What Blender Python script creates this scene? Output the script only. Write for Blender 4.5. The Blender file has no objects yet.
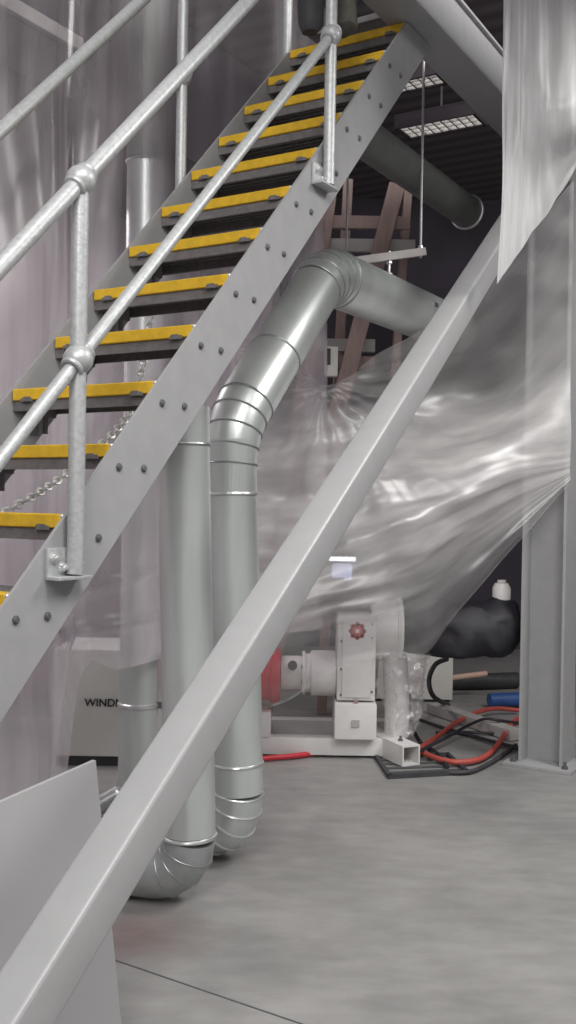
import bpy, bmesh, math, random
from mathutils import Vector, Matrix, noise
random.seed(4)
V = Vector
scene = bpy.context.scene
C = scene.collection
PI = math.pi

# ------------------------------------------------------------------ helpers
class MB:
    """collects shapes; build() links them as ONE mesh object"""
    def __init__(self): self.bm = bmesh.new()
    def _merge(self, b):
        me = bpy.data.meshes.new('tmp'); b.to_mesh(me); b.free()
        self.bm.from_mesh(me); bpy.data.meshes.remove(me)
    def box(self, c, ax, dims, bev=0.0, seg=2):
        """c centre, ax three unit vectors, dims full sizes"""
        b = bmesh.new(); bmesh.ops.create_cube(b, size=1.0)
        if True:
            for v in b.verts:
                v.co = V((v.co.x*dims[0], v.co.y*dims[1], v.co.z*dims[2]))
        if bev > 0: bmesh.ops.bevel(b, geom=list(b.edges), offset=bev, segments=seg, profile=0.6, affect='EDGES')
        c = V(c); X, Y, Z = [V(a) for a in ax]
        for v in b.verts: v.co = c + X*v.co.x + Y*v.co.y + Z*v.co.z
        bmesh.ops.recalc_face_normals(b, faces=b.faces)
        self._merge(b); return self
    def tube(self, pts, r, seg=20, caps=True, closed=False):
        pts = [V(p) for p in pts]; n = len(pts)
        rr = r if isinstance(r, (list, tuple)) else [r]*n
        b = self.bm; rings = []
        prev = None
        for i, p in enumerate(pts):
            if i == 0: t = (pts[1]-p)
            elif i == n-1: t = (p-pts[i-1])
            else: t = (pts[i+1]-p).normalized() + (p-pts[i-1]).normalized()
            t.normalize()
            if prev is None:
                a = V((0, 0, 1)) if abs(t.z) < .9 else V((1, 0, 0))
                u = t.cross(a).normalized()
            else:
                u = (prev - t*prev.dot(t)).normalized()
            prev = u; w = t.cross(u)
            k = 1.0
            if 0 < i < n-1:
                cs = max(.5, (pts[i+1]-p).normalized().dot(t)); k = 1.0/cs
            # mitre: stretch along bend direction
            ring = []
            if 0 < i < n-1:
                bd = ((pts[i+1]-p).normalized() - (p-pts[i-1]).normalized())
                bd = bd - t*bd.dot(t)
                bd = bd.normalized() if bd.length > 1e-6 else V((0, 0, 0))
            else: bd = V((0, 0, 0))
            for j in range(seg):
                a = 2*PI*j/seg
                o = u*math.cos(a)+w*math.sin(a)
                if bd.length: o = o + bd*(o.dot(bd)*(k-1))
                ring.append(b.verts.new(p+o*rr[i]))
            rings.append(ring)
        for i in range(n-1):
            for j in range(seg):
                b.faces.new((rings[i][j], rings[i][(j+1) % seg], rings[i+1][(j+1) % seg], rings[i+1][j]))
        if caps:
            b.faces.new(list(reversed(rings[0]))); b.faces.new(rings[-1])
        return self
    def lathe(self, c, axis, prof, seg=32):
        """prof: list of (distance along axis, radius)"""
        ax = V(axis).normalized(); c = V(c)
        a = V((0, 0, 1)) if abs(ax.z) < .9 else V((1, 0, 0))
        u = ax.cross(a).normalized(); w = ax.cross(u); b = self.bm; rings = []
        for h, r in prof:
            if r < 1e-6: rings.append([b.verts.new(c+ax*h)])
            else: rings.append([b.verts.new(c+ax*h+(u*math.cos(2*PI*j/seg)+w*math.sin(2*PI*j/seg))*r) for j in range(seg)])
        for A, B in zip(rings[:-1], rings[1:]):
            for j in range(seg):
                k = (j+1) % seg
                if len(A) == 1 and len(B) == 1: continue
                if len(A) == 1: b.faces.new((A[0], B[k], B[j]))
                elif len(B) == 1: b.faces.new((A[j], A[k], B[0]))
                else: b.faces.new((A[j], A[k], B[k], B[j]))
        return self
    def sphere(self, c, r, u=20, v=12):
        b = bmesh.new(); bmesh.ops.create_uvsphere(b, u_segments=u, v_segments=v, radius=r)
        for q in b.verts: q.co += V(c)
        self._merge(b); return self
    def extrude(self, prof, o, X, Y, Z, L):
        """closed profile in the (X,Y) plane at o, extruded L along Z"""
        b = self.bm; o = V(o)
        A = [b.verts.new(o+X*x+Y*y) for x, y in prof]; B = [b.verts.new(v.co+Z*L) for v in A]
        n = len(A)
        for i in range(n): b.faces.new((A[i], A[(i+1) % n], B[(i+1) % n], B[i]))
        b.faces.new(list(reversed(A))); b.faces.new(B)
        return self
    def torus(self, c, axis, R, r, seg=36, s2=8, sx=1.0):
        ax = V(axis).normalized(); a = V((0, 0, 1)) if abs(ax.z) < .9 else V((1, 0, 0))
        u = ax.cross(a).normalized(); w = ax.cross(u); b = self.bm; c = V(c); rg = []
        for i in range(seg):
            A = 2*PI*i/seg; rad = u*math.cos(A)+w*math.sin(A)
            rg.append([b.verts.new(c+rad*(R+r*math.cos(2*PI*j/s2))+ax*(r*sx*math.sin(2*PI*j/s2))) for j in range(s2)])
        for i in range(seg):
            for j in range(s2):
                b.faces.new((rg[i][j], rg[(i+1) % seg][j], rg[(i+1) % seg][(j+1) % s2], rg[i][(j+1) % s2]))
        return self
    def build(self, name, mat, parent=None, smooth=True, angle=35):
        b = self.bm
        bmesh.ops.recalc_face_normals(b, faces=b.faces)
        if smooth:
            for f in b.faces: f.smooth = True
            lim = math.radians(angle)
            for e in b.edges:
                if len(e.link_faces) == 2 and e.calc_face_angle(0) > lim: e.smooth = False
        me = bpy.data.meshes.new(name); b.to_mesh(me); b.free()
        me.materials.append(mat)
        return link(bpy.data.objects.new(name, me), parent)

def link(o, parent=None):
    C.objects.link(o)
    if parent is not None:
        o.parent = parent
        if parent.type == 'EMPTY': o.matrix_parent_inverse = Matrix.Translation(-parent.location)
    return o
def tag(o, label, cat, group=None, kind=None):
    o['label'] = label; o['category'] = cat
    if group: o['group'] = group
    if kind: o['kind'] = kind
    return o
def thing(name, label, cat, loc, group=None):
    o = bpy.data.objects.new(name, None); C.objects.link(o); o.location = V(loc); o.empty_display_size = .1
    return tag(o, label, cat, group)
def struct(o): o['kind'] = 'structure'; return o

# ------------------------------------------------------------------ materials
def nodes(name):
    m = bpy.data.materials.new(name); m.use_nodes = True
    nt = m.node_tree; return m, nt, nt.nodes, nt.links, nt.nodes['Principled BSDF']
def mat(name, col, rough=.5, metal=0.0, var=.08, scale=8, bump=0.0, bscale=60, stretch=None, spec=.5, col2=None):
    m, nt, N, L, P = nodes(name)
    tc = N.new('ShaderNodeTexCoord'); mp = N.new('ShaderNodeMapping'); L.new(tc.outputs['Object'], mp.inputs[0])
    if stretch: mp.inputs['Scale'].default_value = stretch
    nz = N.new('ShaderNodeTexNoise'); nz.inputs['Scale'].default_value = scale; nz.inputs['Detail'].default_value = 5
    L.new(mp.outputs[0], nz.inputs[0])
    cr = N.new('ShaderNodeValToRGB'); L.new(nz.outputs['Fac'], cr.inputs[0])
    c2 = col2 or [min(1, c*(1+var)) for c in col]
    cr.color_ramp.elements[0].position = .32; cr.color_ramp.elements[1].position = .68
    cr.color_ramp.elements[0].color = (*[c*(1-var) for c in col], 1); cr.color_ramp.elements[1].color = (*c2, 1)
    L.new(cr.outputs[0], P.inputs['Base Color'])
    P.inputs['Roughness'].default_value = rough; P.inputs['Metallic'].default_value = metal
    P.inputs['Specular IOR Level'].default_value = spec
    if bump:
        n2 = N.new('ShaderNodeTexNoise'); n2.inputs['Scale'].default_value = bscale; L.new(mp.outputs[0], n2.inputs[0])
        bp = N.new('ShaderNodeBump'); bp.inputs['Strength'].default_value = bump; bp.inputs['Distance'].default_value = .01
        L.new(n2.outputs['Fac'], bp.inputs['Height']); L.new(bp.outputs[0], P.inputs['Normal'])
    return m
def emit(name, col, s):
    m = bpy.data.materials.new(name); m.use_nodes = True; nt = m.node_tree; nt.nodes.clear()
    e = nt.nodes.new('ShaderNodeEmission'); o = nt.nodes.new('ShaderNodeOutputMaterial')
    e.inputs[0].default_value = (*col, 1); e.inputs[1].default_value = s; nt.links.new(e.outputs[0], o.inputs[0]); return m
def film(name, lo, hi, col=(.86, .84, .86), scale=5, stretch=(1, 1, 1), gloss=.12, rough=.25, trans=.5, detail=3, p0=.35, p1=.7, prof=None):
    """thin polythene: part see-through, part milky, with a sheen; lo/hi = milkiness range"""
    m = bpy.data.materials.new(name); m.use_nodes = True; nt = m.node_tree; N = nt.nodes; L = nt.links; N.clear()
    out = N.new('ShaderNodeOutputMaterial')
    tr = N.new('ShaderNodeBsdfTransparent'); tr.inputs[0].default_value = (.97, .96, .97, 1)
    df = N.new('ShaderNodeBsdfDiffuse'); df.inputs[0].default_value = (*col, 1)
    tl = N.new('ShaderNodeBsdfTranslucent'); tl.inputs[0].default_value = (*col, 1)
    gl = N.new('ShaderNodeBsdfGlossy'); gl.inputs['Roughness'].default_value = rough; gl.inputs[0].default_value = (.9, .9, .9, 1)
    m1 = N.new('ShaderNodeMixShader'); m1.inputs[0].default_value = trans; L.new(df.outputs[0], m1.inputs[1]); L.new(tl.outputs[0], m1.inputs[2])
    tc = N.new('ShaderNodeTexCoord'); mp = N.new('ShaderNodeMapping'); mp.inputs['Scale'].default_value = stretch
    L.new(tc.outputs['UV'], mp.inputs[0])
    nz = N.new('ShaderNodeTexNoise'); nz.inputs['Scale'].default_value = scale; nz.inputs['Detail'].default_value = detail; L.new(mp.outputs[0], nz.inputs[0])
    mr = N.new('ShaderNodeMapRange'); L.new(nz.outputs['Fac'], mr.inputs[0])
    mr.inputs[1].default_value = p0; mr.inputs[2].default_value = p1; mr.inputs[3].default_value = lo; mr.inputs[4].default_value = hi
    fac = mr.outputs[0]
    if prof:    # the sheet is doubled up in places: milkiness by distance down the sheet
        sx = N.new('ShaderNodeSeparateXYZ'); L.new(tc.outputs['UV'], sx.inputs[0])
        rp = N.new('ShaderNodeValToRGB'); L.new(sx.outputs['Y'], rp.inputs[0])
        while len(rp.color_ramp.elements) < len(prof): rp.color_ramp.elements.new(.5)
        for el_, (pp, vv) in zip(rp.color_ramp.elements, prof): el_.position = pp; el_.color = (vv, vv, vv, 1)
        mu = N.new('ShaderNodeMath'); mu.operation = 'MULTIPLY'; L.new(fac, mu.inputs[0]); L.new(rp.outputs[0], mu.inputs[1]); fac = mu.outputs[0]
    m2 = N.new('ShaderNodeMixShader'); L.new(fac, m2.inputs[0]); L.new(tr.outputs[0], m2.inputs[1]); L.new(m1.outputs[0], m2.inputs[2])
    m3 = N.new('ShaderNodeMixShader'); m3.inputs[0].default_value = gloss; L.new(m2.outputs[0], m3.inputs[1]); L.new(gl.outputs[0], m3.inputs[2])
    L.new(m3.outputs[0], out.inputs[0]); return m

M = {}
M['steel'] = mat('grey_painted_steel', (.335, .336, .34), .48, 0, .04, 14, .05, 140)
M['brace'] = mat('grey_painted_brace', (.365, .367, .37), .34, 0, .03, 14, .04, 140)
M['galv'] = mat('galvanised_tube', (.46, .475, .475), .42, .3, .12, 60, .10, 120)
M['duct'] = mat('galvanised_duct', (.69, .73, .71), .35, .60, .07, 9, .03, 30, (1, 1, .25))
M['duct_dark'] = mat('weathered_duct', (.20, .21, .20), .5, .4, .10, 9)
M['duct_grey'] = mat('grey_duct', (.40, .42, .42), .5, .5, .15, 12)  # darker grey than the riser, used for its foot elbow
M['seam'] = mat('duct_seam', (.42, .44, .44), .4, .8, .1, 20)
M['bead'] = mat('duct_bead', (.74, .76, .75), .3, .75, .1, 20)
M['yellow'] = mat('yellow_nosing', (.78, .48, .025), .7, 0, .10, 30, .3, 300)
M['tread'] = mat('dark_tread', (.17, .16, .16), .7, 0, .15, 40, .2, 150)
M['bolt'] = mat('bolt_steel', (.17, .17, .18), .5, .6, .1, 20)
M['bright_bolt'] = mat('bright_bolt', (.75, .75, .75), .3, .7, .1, 20)
M['white'] = mat('white_enamel', (.74, .73, .71), .4, 0, .04, 12)
M['cream'] = mat('pale_cabinet', (.66, .65, .61), .5, 0, .04, 6)
M['red'] = mat('red_paint', (.60, .04, .06), .4, 0, .1, 10)
M['redhose'] = mat('red_hose', (.48, .09, .07), .5, 0, .1, 10)
M['black'] = mat('black_rubber', (.028, .026, .032), .55, 0, .2, 20)
M['bag'] = mat('black_polythene', (.012, .011, .016), .6, 0, .3, 10, .15, 25)
M['blue'] = mat('blue_plastic', (.03, .09, .28), .5, 0, .2, 10)
M['brown'] = mat('brown_timber', (.34, .25, .23), .7, 0, .12, 6, .1, 60, (6, 6, 1))
M['pale_timber'] = mat('pale_timber', (.62, .42, .33), .7, 0, .1, 9)
M['grey_bar'] = mat('grey_bar', (.42, .40, .39), .6, 0, .1, 9)
M['dark'] = mat('dark_fitting', (.05, .05, .055), .6, 0, .2, 10)
M['olive'] = mat('olive_cloth', (.10, .10, .085), .8, 0, .3, 14)
M['panel'] = mat('grey_board', (.40, .395, .402), .5, 0, .03, 3)
M['chain'] = mat('chain_steel', (.7, .7, .66), .4, .4, .1, 20)
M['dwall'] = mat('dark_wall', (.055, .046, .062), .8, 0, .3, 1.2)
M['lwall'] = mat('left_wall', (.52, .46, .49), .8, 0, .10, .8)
M['mezz'] = mat('mezzanine_steel', (.055, .045, .055), .7, 0, .15, 2)
M['lamp'] = emit('lamp_diffuser', (1, .97, .93), 2.2)
M['screen'] = emit('bluish_screen', (.62, .68, 1), 1.1)
M['strip'] = emit('strip_lamp', (.85, .88, 1), 3.2)
M['louvre'] = mat('white_louvre', (.55, .54, .53), .5)

def floor_mat():
    m, nt, N, L, P = nodes('concrete')
    tc = N.new('ShaderNodeTexCoord')
    n1 = N.new('ShaderNodeTexNoise'); n1.inputs['Scale'].default_value = 1.3; n1.inputs['Detail'].default_value = 9; n1.inputs['Roughness'].default_value = .62
    L.new(tc.outputs['Object'], n1.inputs[0])
    cr = N.new('ShaderNodeValToRGB'); L.new(n1.outputs['Fac'], cr.inputs[0])
    e = cr.color_ramp.elements; e[0].position = .30; e[0].color = (.232, .229, .224, 1); e[1].position = .72; e[1].color = (.36, .354, .345, 1)
    # rusty stain beside the duct foot
    mp = N.new('ShaderNodeMapping'); mp.inputs['Location'].default_value = (.53*2.6, -3.45*3.4, 0); mp.inputs['Scale'].default_value = (2.6, 3.4, 1)
    L.new(tc.outputs['Object'], mp.inputs[0])
    ln = N.new('ShaderNodeVectorMath'); ln.operation = 'LENGTH'
    n3 = N.new('ShaderNodeTexNoise'); n3.inputs['Scale'].default_value = 5; L.new(tc.outputs['Object'], n3.inputs[0])
    va = N.new('ShaderNodeVectorMath'); va.operation = 'ADD'; vs = N.new('ShaderNodeVectorMath'); vs.operation = 'SCALE'; vs.inputs['Scale'].default_value = .5
    L.new(n3.outputs['Color'], vs.inputs[0]); L.new(mp.outputs[0], va.inputs[0]); L.new(vs.outputs[0], va.inputs[1]); 
    vb = N.new('ShaderNodeVectorMath'); vb.operation = 'SUBTRACT'; vb.inputs[1].default_value = (.25, .25, .25); L.new(va.outputs[0], vb.inputs[0])
    L.new(vb.outputs[0], ln.inputs[0])
    mr = N.new('ShaderNodeMapRange'); mr.inputs[1].default_value = .95; mr.inputs[2].default_value = .2; mr.inputs[3].default_value = 0; mr.inputs[4].default_value = .75
    L.new(ln.outputs['Value'], mr.inputs[0])
    mx = N.new('ShaderNodeMixRGB'); mx.inputs[2].default_value = (.19, .135, .13, 1); L.new(mr.outputs[0], mx.inputs[0]); L.new(cr.outputs[0], mx.inputs[1])
    L.new(mx.outputs[0], P.inputs['Base Color'])
    # trowel streaks
    mp2 = N.new('ShaderNodeMapping'); mp2.inputs['Scale'].default_value = (2.2, 5, 1); mp2.inputs['Rotation'].default_value = (0, 0, .5); L.new(tc.outputs['Object'], mp2.inputs[0])
    n4 = N.new('ShaderNodeTexNoise'); n4.inputs['Scale'].default_value = 2.5; n4.inputs['Detail'].default_value = 7; L.new(mp2.outputs[0], n4.inputs[0])
    mr4 = N.new('ShaderNodeMapRange'); mr4.inputs[1].default_value = .3; mr4.inputs[2].default_value = .7; mr4.inputs[3].default_value = .88; mr4.inputs[4].default_value = 1.08; L.new(n4.outputs['Fac'], mr4.inputs[0])
    ml = N.new('ShaderNodeMixRGB'); ml.blend_type = 'MULTIPLY'; ml.inputs[0].default_value = 1
    L.new(mx.outputs[0], ml.inputs[1]); L.new(mr4.outputs[0], ml.inputs[2]); L.new(ml.outputs[0], P.inputs['Base Color'])
    n2 = N.new('ShaderNodeTexNoise'); n2.inputs['Scale'].default_value = 30; n2.inputs['Detail'].default_value = 6; L.new(tc.outputs['Object'], n2.inputs[0])
    bp = N.new('ShaderNodeBump'); bp.inputs['Strength'].default_value = .15; bp.inputs['Distance'].default_value = .01; L.new(n2.outputs['Fac'], bp.inputs['Height']); L.new(bp.outputs[0], P.inputs['Normal'])
    P.inputs['Roughness'].default_value = .5; P.inputs['Specular IOR Level'].default_value = .35
    return m
M['floor'] = floor_mat()
def corrugated():
    m, nt, N, L, P = nodes('dark_decking')
    tc = N.new('ShaderNodeTexCoord'); mp = N.new('ShaderNodeMapping'); mp.inputs['Rotation'].default_value = (0, 0, .54); L.new(tc.outputs['Object'], mp.inputs[0])
    w = N.new('ShaderNodeTexWave'); w.inputs['Scale'].default_value = 1.6; w.bands_direction = 'Y'; L.new(mp.outputs[0], w.inputs[0])
    cr = N.new('ShaderNodeValToRGB'); L.new(w.outputs['Fac'], cr.inputs[0])
    cr.color_ramp.elements[0].color = (.11, .095, .105, 1); cr.color_ramp.elements[1].color = (.18, .16, .175, 1)
    L.new(cr.outputs[0], P.inputs['Base Color']); P.inputs['Roughness'].default_value = .7; return m
M['ceil'] = corrugated()

# ------------------------------------------------------------------ stair frame: d along the climb, l towards the far stringer
d = V((.51214575, .85889856, 0)); l = V((-.85889856, .51214575, 0)); Z = V((0, 0, 1)); X = V((1, 0, 0)); Y = V((0, 1, 0))
O = V((-.74596, 2.62758, 1.24654)); G = .201625; R = .209; W = .592
def S(s, t, z): return O + d*s + l*t + Z*z
sl = math.hypot(G, R); e = (d*G + Z*R)/sl; n = (Z*G - d*R)/sl
def line(s): return s/G*R

# ------------------------------------------------------------------ setting
def plane_box(name, c, dims, m, ax=(X, Y, Z)): return struct(MB().box(c, ax, dims).build(name, m, None, False))
plane_box('floor', (0, 5, -.05), (16, 18, .1), M['floor'])
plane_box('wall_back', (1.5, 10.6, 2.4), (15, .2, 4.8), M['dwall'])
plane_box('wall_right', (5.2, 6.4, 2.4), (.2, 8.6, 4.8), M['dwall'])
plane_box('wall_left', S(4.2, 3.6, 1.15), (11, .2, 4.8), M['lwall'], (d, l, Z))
plane_box('ceiling', (1.0, 8.0, 4.75), (12, 6.2, .1), M['ceil'])
# saw cut across the slab
ja, jb = V((-0.5655, 3.2621, 0.0)), V((0.1430, 2.8152, 0.0)); jv = jb-ja; jn = jv.normalized()
struct(MB().box((ja+jb)/2+Z*.001, (jn, Z.cross(jn), Z), (jv.length, .005, .002)).build('trim_1', M['bolt'], None, False))

# ------------------------------------------------------------------ staircase
stair = thing('staircase', 'grey steel staircase with yellow edged open treads climbing to the right', 'staircase', S(-5.9*G, W/2, -O.z))
def stringer(side):
    mb = MB(); t0 = -.03 if side < 0 else W+.03; iv = l if side < 0 else -l
    prof = [(0, 0), (0, -.205), (.012, -.205), (.012, 0)]
    mb.extrude(prof, S(0, t0, 0) - e*(sl*6.6), iv, n, e, sl*(6.6+12.9))
    b = mb.bm
    g = bmesh.ops.bisect_plane(b, geom=list(b.verts)+list(b.edges)+list(b.faces), plane_co=(0, 0, .001), plane_no=(0, 0, -1), clear_outer=True)
    ed = [x for x in g['geom_cut'] if isinstance(x, bmesh.types.BMEdge)]
    bmesh.ops.contextual_create(b, geom=ed)
    g = bmesh.ops.bisect_plane(b, geom=list(b.verts)+list(b.edges)+list(b.faces), plane_co=(0, 0, O.z+2.505), plane_no=(0, 0, 1), clear_outer=True)
    bmesh.ops.contextual_create(b, geom=[x for x in g['geom_cut'] if isinstance(x, bmesh.types.BMEdge)])
    st = mb.build('stringer', M['steel'], stair, True, 25)
    return st
st_near = stringer(-1); st_far = stringer(1)
for k in range(-5, 13):
    tr = MB()
    c = S(k*G, W/2, k*R)
    wd = W+.03
    tr.box(c + d*.112 + Z*(-.006), (d, l, Z), (.215, wd, .008))
    tr.box(c + d*.010 + Z*(-.052), (d, l, Z), (.012, wd, .04))
    tr.box(c + d*.216 + Z*(-.035), (d, l, Z), (.010, wd, .058))
    for q in (-1, 1):
        tr.box(c + d*.11 + l*(q*(wd/2-.004)) + Z*(-.045), (d, l, Z), (.19, .008, .07))
    for q in range(5): tr.box(c + d*(.05+.035*q) + Z*(-.02), (d, l, Z), (.006, wd-.02, .024))
    for q in (-.24, .24): tr.box(c + d*(-.001) + l*q + Z*(-.036), (d, l, Z), (.014, .05, .012))
    for q in (-1, 1): tr.box(c + d*(-.006) + l*(q*(wd/2-.075)) + Z*(-.034), (d, l, Z), (.010, .028, .016))
    t = tr.build('tread', M['tread'], stair, False)
    ns = MB().box(c + d*.021 + Z*(-.017), (d, l, Z), (.052, wd-.006, .040), .003, 1)
    ns.build('nosing', M['yellow'], t)
    MB().sphere(S(k*G+.004, -.012, k*R-.004), .009, 8, 6).build('nosing_bolt', M['bright_bolt'], t)
    if -2 <= k < 12:
        for q in (.016, .132):
            MB().lathe(S(k*G+q, -.0305, k*R-.066), -l, [(0, .012), (.003, .012), (.0035, .009), (.008, .008), (.009, 0)], 12).build('bolt', M['bolt'], st_near)
# far stringer seats seen between the treads
for k in range(-1, 12):
    MB().box(S(k*G+.10, W+.018, k*R-.10), (d, l, Z), (.05, .008, .10)).box(S(k*G+.16, W+.018, k*R-.10), (d, l, Z), (.02, .008, .08)).build('tread_cleat', M['tread'], st_far, False)

# ------------------------------------------------------------------ handrails
def handrail(t, posts, s0, s1, sm, label, side):
    root = thing('handrail', label, 'handrail', S(posts[0], t, line(posts[0])-.19), 'tubular ball jointed handrails')
    MB().tube([S(s0, t, line(s0)+.923), S(s1, t, line(s1)+.923)], .0245).build('top_rail', M['galv'], root)
    MB().tube([S(s0, t, line(s0)+.428), S(sm, t, line(sm)+.428)], .0195).build('middle_rail', M['galv'], root)
    for s in posts:
        b = line(s)-.165
        p = MB().tube([S(s, t, b), S(s, t, line(s)+.923)], .0235).build('post', M['galv'], root)
        for h in (.428, .923):
            MB().sphere(S(s, t, line(s)+h), .042).torus(S(s, t, line(s)+h)-e*.034, e, .026, .008).torus(S(s, t, line(s)+h)+e*.034, e, .026, .008).build('ball_joint', M['galv'], p)
        ft = MB().box(S(s-.018, t+side*.026, b+.030), (d, l, Z), (.135, .011, .085), .003).box(S(s-.018, t+side*.004, b-.010), (d, l, Z), (.135, .052, .010), .003)
        ft.build('foot_plate', M['galv'], p)
        for q, hh in ((-.062, .045), (-.030, .018), (.030, .03)):
            MB().lathe(S(s+q, t+side*.021, b+hh), -l*side, [(0, .016), (.003, .016), (.003, .011), (.012, .011), (.013, .006), (.022, .006), (.023, 0)], 10).build('bolt', M['bright_bolt'], p)
handrail(-.062, [.205, 1.627], -1.3, 3.0, 1.66, 'galvanised tube handrail with ball joints on near side of the staircase', 1)
handrail(W+.062, [1.60, 2.47], -.6, 3.0, 2.5, 'galvanised tube handrail on far side of the stairs in front of plastic sheeting', -1)

# ------------------------------------------------------------------ landing beam and landing
lb = thing('landing_beam', 'deep grey steel channel beam overhead carrying the top landing', 'beam', S(2.0, -.02, 2.52))
LB = [(0, 0), (.235, 0), (.235, .014), (.012, .014), (.012, .236), (.235, .236), (.235, .25), (0, .25)]
mbb = MB().extrude([(-.145+.21, 0), (-.145, 0), (-.145, .015), (-.145+.02, .015), (-.145+.02, .235), (-.145, .235), (-.145, .25), (-.145+.21, .25), (-.145+.21, .235), (-.145+.05, .235), (-.145+.05, .015), (-.145+.21, .015)],
                   S(1.2, 0, 2.51), l, Z, d, 5.2)
mbb.build('channel', M['steel'], lb, True, 20)
uw = thing('shade_deck', 'dark deck added overhead beside the landing beam to shade the stair top, behind the hanging white sheet', 'light blocker', S(3.2, -1.1, 2.76))  # deck added to block lamp light from the top of the stringer
MB().box(S(3.2, -1.1, 2.785), (d, l, Z), (6.0, .9, .05)).build('deck', M['tread'], uw, False)
for q in (-.66, -1.54): MB().box(S(3.2, q, 2.72), (d, l, Z), (6.0, .02, .2)).build('edge_plate', M['steel'], uw, False)
MB().box(S(2.76, .30, 2.70), (d, l, Z), (.22, .68, .03)).build('landing_plate', M['tread'], lb, False)

# ------------------------------------------------------------------ diagonal brace and column
ya, el = .46656, .59453
bd = V((math.sin(ya)*math.cos(el), math.cos(ya)*math.cos(el), math.sin(el))); bs = V((math.cos(ya), -math.sin(ya), 0)); bn = bs.cross(bd)
b0 = V((-.39825, 2.0, .67021))
wt, ht = .1042, .1162
mb = MB()
L0, L1 = -1.35, 5.02
r_ = .013
def rc(cx, cy, a0): return [(cx+r_*math.cos(a0+i*PI/8), cy+r_*math.sin(a0+i*PI/8)) for i in range(5)]
prof = rc(-r_, -r_, 0) + rc(-wt+r_, -r_, PI/2) + rc(-wt+r_, -ht+r_, PI) + rc(-r_, -ht+r_, 1.5*PI)
mb.extrude(prof, b0+bd*L0, bs, bn, bd, L1-L0)
b = mb.bm
gq = bmesh.ops.bisect_plane(b, geom=list(b.verts)+list(b.edges)+list(b.faces), plane_co=(0, 0, .001), plane_no=(0, 0, -1), clear_outer=True)
bmesh.ops.contextual_create(b, geom=[x for x in gq['geom_cut'] if isinstance(x, bmesh.types.BMEdge)])
o = mb.build('diagonal_brace', M['brace'], None, True, 40)
tag(o, 'pale grey square steel tube slanting across the foreground up to the column', 'brace')

cp = V((1.362, 5.80, 0))     # near left corner
col = thing('steel_column', 'grey steel H-section column with base plate at the right edge', 'column', cp - l*.127 + d*.127)
cw, cd, tf, tw = .254, .254, .016, .012
pr = [(0, 0), (tf, 0), (tf, cd/2-tw/2), (cw-tf, cd/2-tw/2), (cw-tf, 0), (cw, 0), (cw, cd), (cw-tf, cd), (cw-tf, cd/2+tw/2), (tf, cd/2+tw/2), (tf, cd), (0, cd)]
MB().extrude(pr, cp+Z*.02, -l, d, Z, 3.72).build('section', M['steel'], col, True, 20)
bp_ = MB().box(cp - l*.127 + d*.127 + Z*.011, (d, l, Z), (.40, .40, .022), .002).build('base_plate', M['steel'], col)
for a in (-.15, .15):
    for q in (-.15, .15):
        MB().lathe(cp - l*(.127+a) + d*(.127+q) + Z*.022, Z, [(0, .018), (.014, .018), (.014, .009), (.04, .009), (.04, 0)], 8).build('anchor_bolt', M['bolt'], bp_)

# ------------------------------------------------------------------ ducts
def duct_elbow(p0, p1, p2, r0, r1, k, R_):
    """gored elbow around corner p1, returns list of mitre points"""
    a = (V(p0)-V(p1)).normalized(); c = (V(p2)-V(p1)).normalized()
    ang = a.angle(c); half = ang/2; tl = R_/math.tan(half)
    s = V(p1)+a*tl; en = V(p1)+c*tl
    cen = V(p1)+(a+c).normalized()*(R_/math.sin(half))
    u = (s-cen).normalized(); tot = PI-ang; ax = u.cross((en-cen).normalized()).normalized()
    pts = []
    for i in range(k+1):
        q = Matrix.Rotation(tot*i/k, 3, ax)
        pts.append(cen+(q@u)*R_)
    rr = [r0+(r1-r0)*i/k for i in range(k+1)]
    return pts, rr
def seams(pts, rr, root, m, th=.005, skip_ends=False, name='seam_ring'):
    rng = range(1, len(pts)-1) if skip_ends else range(len(pts))
    for i in rng:
        if i == 0: t = pts[1]-pts[0]
        elif i == len(pts)-1: t = pts[i]-pts[i-1]
        else: t = (pts[i+1]-pts[i]).normalized()+(pts[i]-pts[i-1]).normalized()
        MB().torus(pts[i], t, rr[i]+.001, th, 40, 6, .8).build(name, m, root)

# duct A: front vertical riser
A0 = (-0.3441, 3.7100, 0.2101); A1 = (-0.3897, 3.7100, 1.7085)
A0 = V(A0); A1 = V(A1); up = (A1-A0).normalized()
rA = .096
ductA = thing('ventilation_duct', 'straight galvanised duct riser nearest the camera under the staircase', 'duct', (A0.x-.1, A0.y, 0), 'galvanised ducts rising from the floor')
crn = A0 - up*(A0.z-.108); foot = crn + V((-.55, .16, -.008))
pe, re_ = duct_elbow(A0, crn, foot, rA, rA, 4, .138)
MB().tube([pe[0]+up*.02, A1+up*.14], rA, 40).build('riser', M['duct'], ductA)
el_ = MB().tube(pe + [pe[-1]+(foot-crn).normalized()*.12], rA, 40).build('elbow', M['duct_grey'], ductA)
seams(pe, re_, el_, M['seam'], .003, True)
MB().torus(pe[0]+up*.01, up, rA, .008, 40, 8).build('collar', M['bead'], ductA)
MB().torus(pe[-1]+(foot-crn).normalized()*.11, (foot-crn), rA, .008, 40, 8).build('collar', M['bead'], ductA)
MB().torus(A1, up, rA, .006, 40, 8).build('collar', M['seam'], ductA)

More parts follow.
